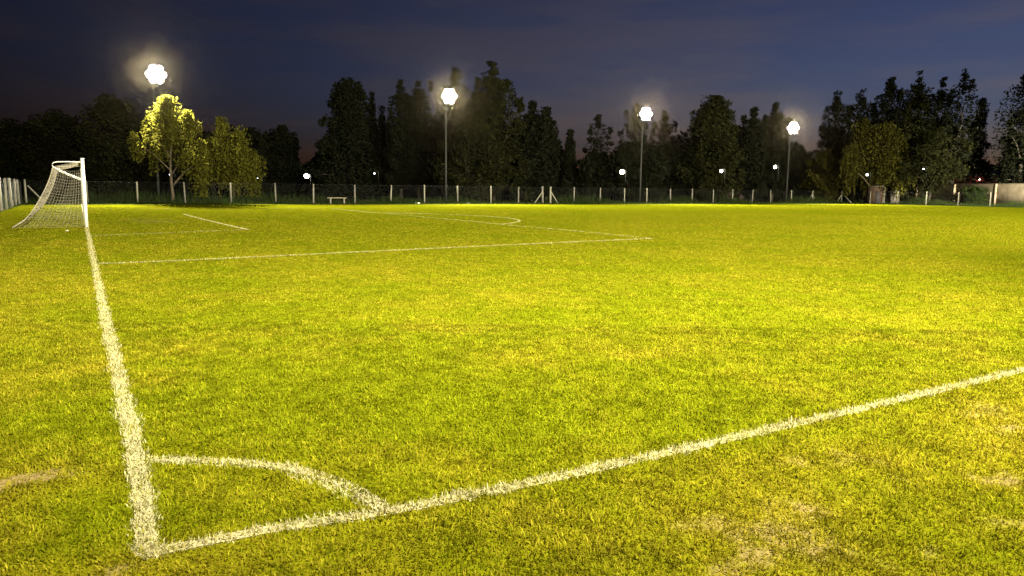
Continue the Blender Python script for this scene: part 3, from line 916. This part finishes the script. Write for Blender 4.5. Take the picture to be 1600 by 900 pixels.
def clumps_in(r, n, cx, cy, z0, z1, R, env, leaves, cr, tip=3, lx=0.0, ly=0.0):
    """leaf clumps filling one plume of a crown: list of (x, y, z, radius) and leaf points"""
    cl, C = [], []
    ph = r.uniform(0, 6.28)
    for k in range(n):
        t = r.uniform(0, 1)
        if k < tip: t = 1.0 - 0.055 * k
        a = r.uniform(0, 2 * math.pi)
        e = float(env(t)) * R * (0.72 + 0.38 * math.sin(a * 2 + t * 9 + ph))
        u = math.sqrt(r.uniform(0.05, 1)) * (1.2 if r.uniform() < 0.10 else 0.95)
        rad = (0.17 + 0.26 * r.uniform()) * R * (0.45 + 0.65 * float(env(t))) * cr + 0.22
        z = z0 + t * (z1 - z0) - rad * 0.55
        x, y = cx + math.cos(a) * max(0, e * u - rad * .35) + lx * t, cy + math.sin(a) * max(0, e * u - rad * .35) + ly * t
        cl.append((x, y, z, rad))
        m = int(1.7 * leaves * (0.5 + 0.9 * r.uniform()) * min(2.2, max(0.4, (rad / 1.1) ** 1.5)))
        q = r.normal(0, 1, (m, 3)); q /= np.linalg.norm(q, axis=1)[:, None] + 1e-9
        q *= (r.uniform(0, 1, m) ** 0.55)[:, None]
        s = np.array([1.0, 1.0, 0.62 + 0.5 * r.uniform()]) * rad
        d = q * s
        d[:, 2] += 0.35 * (d[:, 0] * math.cos(a) + d[:, 1] * math.sin(a))     # sprays point up and out
        C.append(np.array([x, y, z]) + d)
    return cl, C
def tree(name, px_, ytop, wpx, depth, kind, label, mat="leaf_dark", base=0.12, clumps=46, leaves=85, lsize=0.30, lean=0.0, seed=0, group="dark trees beyond the far fence", bark="bark_dark", fill=1.0, cr=1.0, lobes=None):
    p = at(px_, 300, depth)
    H = at(px_, ytop, depth)[2]
    R = wpx / 2 / F * depth
    r = np.random.default_rng(1000 + seed)
    root = empty(name, (p[0], p[1], 0), 0.0)
    tag(root, label, "tree", group)
    z0 = H * base
    lx, ly = lean * H * r0[0], lean * H * r0[1]
    cl, C = [], []
    def add(n, cx, cy, za, zb, rr, env, tip=3, c=1.0):
        a, b = clumps_in(r, n, cx, cy, za, zb, rr, env, leaves, cr * c, tip, lx, ly)
        cl.extend(a); C.extend(b)
    if lobes:
        for (f, za, zb, rf) in lobes:
            o = r.uniform(-0.3, 0.3) * R
            add(int(clumps * rf), f * R * r0[0] + o * FH[0], f * R * r0[1] + o * FH[1], za * H, zb * H, rf * R, ENV["round"], 2)
    elif kind in ("gum", "column"):
        w = 1.12 if kind == "gum" else 0.95
        add(int(clumps * 0.55), 0, 0, z0, H, R * 0.62 * w, ENV["plume"])
        ns = 6 if kind == "gum" else 4
        for k in range(ns):
            a = 2 * math.pi * (k + r.uniform(-.3, .3)) / ns
            o = R * w * r.uniform(0.35, 0.78)
            add(int(clumps * 0.17), math.cos(a) * o, math.sin(a) * o, z0 * r.uniform(0.7, 1.6), H * r.uniform(0.55, 0.94), R * r.uniform(0.30, 0.46) * w, ENV["plume"], 2)
    elif kind in ("cone", "spire"):
        add(clumps, 0, 0, z0, H, R, ENV["cone" if kind == "cone" else "spire"], 4, 0.8 if kind == "cone" else 0.9)
        for k in range(3):
            a = r.uniform(0, 6.28); o = R * r.uniform(0.3, 0.6)
            add(int(clumps * 0.12), math.cos(a) * o, math.sin(a) * o, z0, H * r.uniform(0.4, 0.72), R * 0.4, ENV["plume"], 2)
    else:
        add(clumps, 0, 0, z0, H, R, ENV[kind], 4)
        for k in range(5):
            a = 2 * math.pi * (k + r.uniform(-.3, .3)) / 5; o = R * r.uniform(0.45, 0.8)
            add(int(clumps * 0.14), math.cos(a) * o, math.sin(a) * o, z0 + 0.15 * H, H * r.uniform(0.6, 0.93), R * r.uniform(0.3, 0.45), ENV["round"], 2)
    if kind == "willow":
        for (x, y, z, rad) in list(cl):
            if r.uniform() < 0.35: continue
            for s in range(10):
                aa = r.uniform(0, 6.28); rr = rad * r.uniform(0.3, 1.05)
                ln = r.uniform(0.05, 0.30) * H * (1.1 - 0.6 * z / H)
                m = int(ln / 0.13) + 2
                w = np.linspace(0, 1, m)
                C.append(np.stack([x + math.cos(aa) * rr * (1 + .2 * w), y + math.sin(aa) * rr * (1 + .2 * w), np.maximum(z - w * ln, 0.7)], 1) + r.normal(0, 0.07, (m, 3)))
    nf = int(clumps * leaves * 0.55 * fill)
    if nf:
        env = ENV["cone" if kind in ("cone", "spire") else "round"]
        if lobes: z0 = min(l[1] for l in lobes) * H + 0.15 * H
        t = r.uniform(0, 0.86, nf); a = r.uniform(0, 6.28, nf)
        e = env(t) * R * 0.7 * np.sqrt(r.uniform(0, 1, nf))
        C.append(np.stack([np.cos(a) * e + lx * t, np.sin(a) * e + ly * t, z0 + t * (H - z0)], 1))
    C = np.vstack(C)
    C[:, 2] = np.clip(C[:, 2], 0.3, H)
    V, q = leaf_quads(C, lsize, r, 0.8 if kind == "willow" else 0.15)
    mesh_np("crown", V, [q], M[mat], root)
    tm = MB()
    k = 7
    tz = np.linspace(-0.1, 1, k)
    tw = np.cumsum(r.normal(0, 0.010 * H, (k, 2)), 0); tw -= tw[0]
    top = H * (0.9 if kind in ("cone", "spire", "column") else 0.72)
    r_b = max(0.16, H * 0.017)
    tp = np.stack([tw[:, 0] + lx * tz, tw[:, 1] + ly * tz, tz * top], 1); tp[0, 2] = -0.15
    tm.tube(tp, np.linspace(r_b, r_b * 0.25, k), 9)
    for (x, y, z, rad) in cl[5::max(1, len(cl) // 14)]:
        zi = min(max(0.12 * H, z - 0.5 * math.hypot(x - lx * z / H, y - ly * z / H) - 0.1 * H), top * 0.95)
        b0 = np.array([np.interp(zi, tp[:, 2], tp[:, 0]), np.interp(zi, tp[:, 2], tp[:, 1]), zi])
        e = np.array([x, y, z])
        mid = (b0 + e) / 2 + np.array([0, 0, 0.03 * H])
        rb = r_b * (1 - 0.72 * zi / top) * 0.6
        tm.tube([b0, b0 * .55 + mid * .45, mid, e * .6 + mid * .4, e], [rb, rb * .8, rb * .6, rb * .4, rb * .2], 6)
    tm.build("trunk", M[bark], root, True)
    return root

T = tree
# left: low broad trees behind the goal
T("broad_tree", 22, 186, 130, 92, "round", "dark low tree at the left edge above the fence corner", "leaf_olive", 0.10, 40, 80, 0.22, seed=1)
T("broad_tree", 95, 172, 150, 88, "round", "wide dim olive tree rising right behind the goal", "leaf_olive", 0.08, 52, 85, 0.22, seed=2)
T("broad_tree", 182, 148, 140, 84, "round", "tall dim olive tree between the goal and the yellow lit tree", "leaf_olive", 0.10, 56, 85, 0.22, seed=3)
# lit willows by the first mast
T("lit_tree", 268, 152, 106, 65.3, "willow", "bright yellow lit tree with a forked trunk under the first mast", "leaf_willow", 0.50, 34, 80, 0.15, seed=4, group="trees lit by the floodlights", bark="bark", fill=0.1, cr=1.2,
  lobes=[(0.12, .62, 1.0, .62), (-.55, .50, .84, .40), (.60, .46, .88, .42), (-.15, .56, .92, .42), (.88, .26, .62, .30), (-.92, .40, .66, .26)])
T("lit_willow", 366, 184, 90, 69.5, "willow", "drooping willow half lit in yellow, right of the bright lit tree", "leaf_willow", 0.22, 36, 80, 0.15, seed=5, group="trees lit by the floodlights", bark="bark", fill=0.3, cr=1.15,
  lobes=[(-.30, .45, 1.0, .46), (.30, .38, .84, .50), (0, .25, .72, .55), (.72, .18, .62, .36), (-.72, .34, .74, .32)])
T("broad_tree", 310, 205, 90, 86, "round", "dim tree filling the dark between the two yellow lit trees", "leaf_olive", 0.05, 40, 75, 0.22, seed=6)
T("broad_tree", 392, 200, 90, 106, "round", "dark tree behind the drooping willow", "leaf_dark", 0.05, 44, 80, 0.27, seed=7)
T("broad_tree", 445, 196, 62, 108, "round", "low dark tree left of the sky gap before the conical tree", "leaf_dark", 0.05, 38, 80, 0.27, seed=8)
# big dark group in the middle
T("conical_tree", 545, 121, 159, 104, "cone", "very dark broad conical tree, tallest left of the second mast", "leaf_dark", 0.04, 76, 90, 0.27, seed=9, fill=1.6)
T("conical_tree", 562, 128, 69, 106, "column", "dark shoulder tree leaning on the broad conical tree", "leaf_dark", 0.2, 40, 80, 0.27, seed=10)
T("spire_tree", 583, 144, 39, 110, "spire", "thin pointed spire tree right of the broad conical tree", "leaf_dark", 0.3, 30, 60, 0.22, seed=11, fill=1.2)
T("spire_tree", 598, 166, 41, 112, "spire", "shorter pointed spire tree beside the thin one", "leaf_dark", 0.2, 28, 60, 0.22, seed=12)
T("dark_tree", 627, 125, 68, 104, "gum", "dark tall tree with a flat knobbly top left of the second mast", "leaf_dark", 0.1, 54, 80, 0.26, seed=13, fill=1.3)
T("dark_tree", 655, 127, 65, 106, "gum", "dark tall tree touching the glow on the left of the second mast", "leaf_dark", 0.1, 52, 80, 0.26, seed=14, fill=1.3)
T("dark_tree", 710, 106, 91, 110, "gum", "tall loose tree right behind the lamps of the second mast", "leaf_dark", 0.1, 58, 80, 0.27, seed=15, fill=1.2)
T("dark_tree", 770, 97, 121, 104, "gum", "tallest wide dark tree right of the second mast", "leaf_olive", 0.08, 76, 88, 0.27, seed=16, fill=1.4)
T("dark_tree", 735, 170, 117, 98, "round", "lower dim olive tree under the tallest wide tree", "leaf_olive", 0.05, 48, 80, 0.25, seed=17)
T("dark_tree", 830, 158, 81, 106, "gum", "dark tree with a stepped top sloping off right of the tallest tree", "leaf_dark", 0.06, 56, 80, 0.27, seed=18, fill=1.4)
T("dark_tree", 853, 168, 60, 108, "column", "dark blunt tree at the right end of the middle group", "leaf_dark", 0.05, 46, 80, 0.27, seed=19, fill=1.4)
T("spire_tree", 889, 203, 48, 108, "spire", "small dark pointed tree alone above the gate gap", "leaf_dark", 0.05, 36, 70, 0.3, seed=20, fill=1.6)
T("gum_tree", 932, 179, 55, 112, "gum", "thin eucalyptus with a tufted top left of the third mast", "leaf_dark", 0.22, 34, 60, 0.23, seed=21, fill=0.8)
T("low_tree", 925, 238, 91, 108, "round", "low dark bushy tree under the thin eucalyptus", "leaf_dark", 0.03, 36, 80, 0.25, seed=22)
T("gum_tree", 990, 163, 68, 112, "gum", "loose thin eucalyptus behind the left of the third mast", "leaf_dark", 0.25, 40, 60, 0.23, seed=23, fill=0.5)
T("gum_tree", 1034, 172, 58, 114, "gum", "ragged see-through eucalyptus right of the third mast", "leaf_dark", 0.25, 36, 60, 0.23, seed=24, fill=0.5)
T("low_tree", 985, 222, 131, 106, "round", "low dark tree below the lamps of the third mast", "leaf_dark", 0.04, 44, 80, 0.25, seed=25)
T("low_tree", 1050, 226, 105, 110, "round", "low dark tree touching the big round tree", "leaf_dark", 0.04, 40, 80, 0.25, seed=26)
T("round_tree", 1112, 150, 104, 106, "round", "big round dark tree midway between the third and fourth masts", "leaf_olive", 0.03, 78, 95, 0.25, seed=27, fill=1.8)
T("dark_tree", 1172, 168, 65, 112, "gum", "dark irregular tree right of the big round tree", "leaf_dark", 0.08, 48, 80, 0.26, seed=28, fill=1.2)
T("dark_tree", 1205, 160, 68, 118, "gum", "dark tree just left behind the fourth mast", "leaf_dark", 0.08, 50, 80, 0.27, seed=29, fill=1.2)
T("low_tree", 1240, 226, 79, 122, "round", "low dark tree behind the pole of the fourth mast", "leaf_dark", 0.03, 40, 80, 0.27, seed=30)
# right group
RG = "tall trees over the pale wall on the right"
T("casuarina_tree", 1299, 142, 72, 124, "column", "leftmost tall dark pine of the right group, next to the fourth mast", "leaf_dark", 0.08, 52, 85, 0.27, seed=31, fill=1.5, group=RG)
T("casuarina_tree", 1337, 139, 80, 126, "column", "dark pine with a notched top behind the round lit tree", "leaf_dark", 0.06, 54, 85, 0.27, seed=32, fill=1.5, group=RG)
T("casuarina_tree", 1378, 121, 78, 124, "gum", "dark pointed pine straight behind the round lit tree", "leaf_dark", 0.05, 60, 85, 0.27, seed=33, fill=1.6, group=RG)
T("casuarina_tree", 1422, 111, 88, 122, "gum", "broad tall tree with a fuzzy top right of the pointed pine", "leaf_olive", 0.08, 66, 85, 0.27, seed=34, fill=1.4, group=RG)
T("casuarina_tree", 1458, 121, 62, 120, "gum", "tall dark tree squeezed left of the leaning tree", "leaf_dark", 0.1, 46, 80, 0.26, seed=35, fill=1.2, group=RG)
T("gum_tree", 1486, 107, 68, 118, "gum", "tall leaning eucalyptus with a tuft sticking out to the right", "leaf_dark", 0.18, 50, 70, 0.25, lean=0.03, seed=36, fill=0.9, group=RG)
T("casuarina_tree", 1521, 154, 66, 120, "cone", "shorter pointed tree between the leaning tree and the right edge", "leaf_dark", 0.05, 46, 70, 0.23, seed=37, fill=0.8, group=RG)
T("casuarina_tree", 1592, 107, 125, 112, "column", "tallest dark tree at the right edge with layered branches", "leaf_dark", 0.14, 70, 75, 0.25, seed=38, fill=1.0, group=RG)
T("casuarina_tree", 1450, 200, 117, 112, "round", "dim olive lower tree in front of the leaning tree", "leaf_olive", 0.32, 46, 75, 0.23, seed=39, group=RG)
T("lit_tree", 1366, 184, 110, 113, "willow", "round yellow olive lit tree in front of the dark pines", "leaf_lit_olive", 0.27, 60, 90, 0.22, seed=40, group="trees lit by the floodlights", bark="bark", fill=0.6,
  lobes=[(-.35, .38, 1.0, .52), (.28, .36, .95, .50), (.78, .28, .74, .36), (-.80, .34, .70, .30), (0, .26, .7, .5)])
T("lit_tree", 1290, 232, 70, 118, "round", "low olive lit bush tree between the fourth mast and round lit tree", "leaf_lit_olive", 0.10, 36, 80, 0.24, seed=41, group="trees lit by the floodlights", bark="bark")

T("shrub", 1524, 291, 44, 110, "round", "low green shrub against the pale wall on the right", "weed", 0.0, 26, 60, 0.16, seed=42, group="shrubs by the wall")
T("shrub", 1566, 296, 30, 111, "round", "small low green shrub right of the larger shrub by the wall", "weed", 0.0, 18, 60, 0.16, seed=43, group="shrubs by the wall")

# far wood closing the view behind everything
wx = [-200, 0, 100, 300, 460, 472, 490, 520, 640, 840, 872, 888, 915, 950, 1000, 1050, 1200, 1235, 1260, 1285, 1350, 1470, 1505, 1545, 1580, 1800]
wy = [205, 205, 200, 205, 215, 262, 255, 215, 190, 205, 225, 262, 262, 245, 230, 215, 205, 235, 250, 225, 200, 200, 250, 262, 225, 215]
n = 70000
pxs = rng.uniform(-200, 1800, n)
dep = rng.uniform(160, 190, n)
lat = (pxs - 800) / F
X = dep * (FH[0] + lat * r0[0]); Y = dep * (FH[1] + lat * r0[1])
hor = 295.8 + (pxs - 800) * 0.0114
top = EYE + (hor - np.interp(pxs, wx, wy)) * 175 / F
top = top * (0.72 + 0.5 * fbm(pxs * 0.05, dep * 0.12, 801, 4))
C = np.stack([X, Y, rng.uniform(0, 1, n) ** 0.75 * top], 1)
V, q = leaf_quads(C, 0.75, rng)
fwood = mesh_np("distant_woods", V, [q], M["leaf_dark"])
tag(fwood, "dark wood far behind the fences", "woods", kind="stuff")

# ------------------------------------------------------------------ thin scattering volume added so the lamps glow, stands in for lens glow
hm_ = bpy.data.materials.new("glow_haze")
hm_.use_nodes = True
ht = hm_.node_tree
ht.nodes.clear()
hv = ht.nodes.new("ShaderNodeVolumePrincipled")
ho = ht.nodes.new("ShaderNodeOutputMaterial")
hv.inputs["Color"].default_value = (1.0, 0.83, 0.56, 1)
hv.inputs["Density"].default_value = 0.000010
hv.inputs["Anisotropy"].default_value = 0.988
hm_.cycles.volume_sampling = "EQUIANGULAR"
ht.links.new(hv.outputs[0], ho.inputs["Volume"])
hz = MB().box((150, 250, 15.5), (1200, 1000, 35)).build("glow_haze", hm_)
tag(hz, kind="stuff")
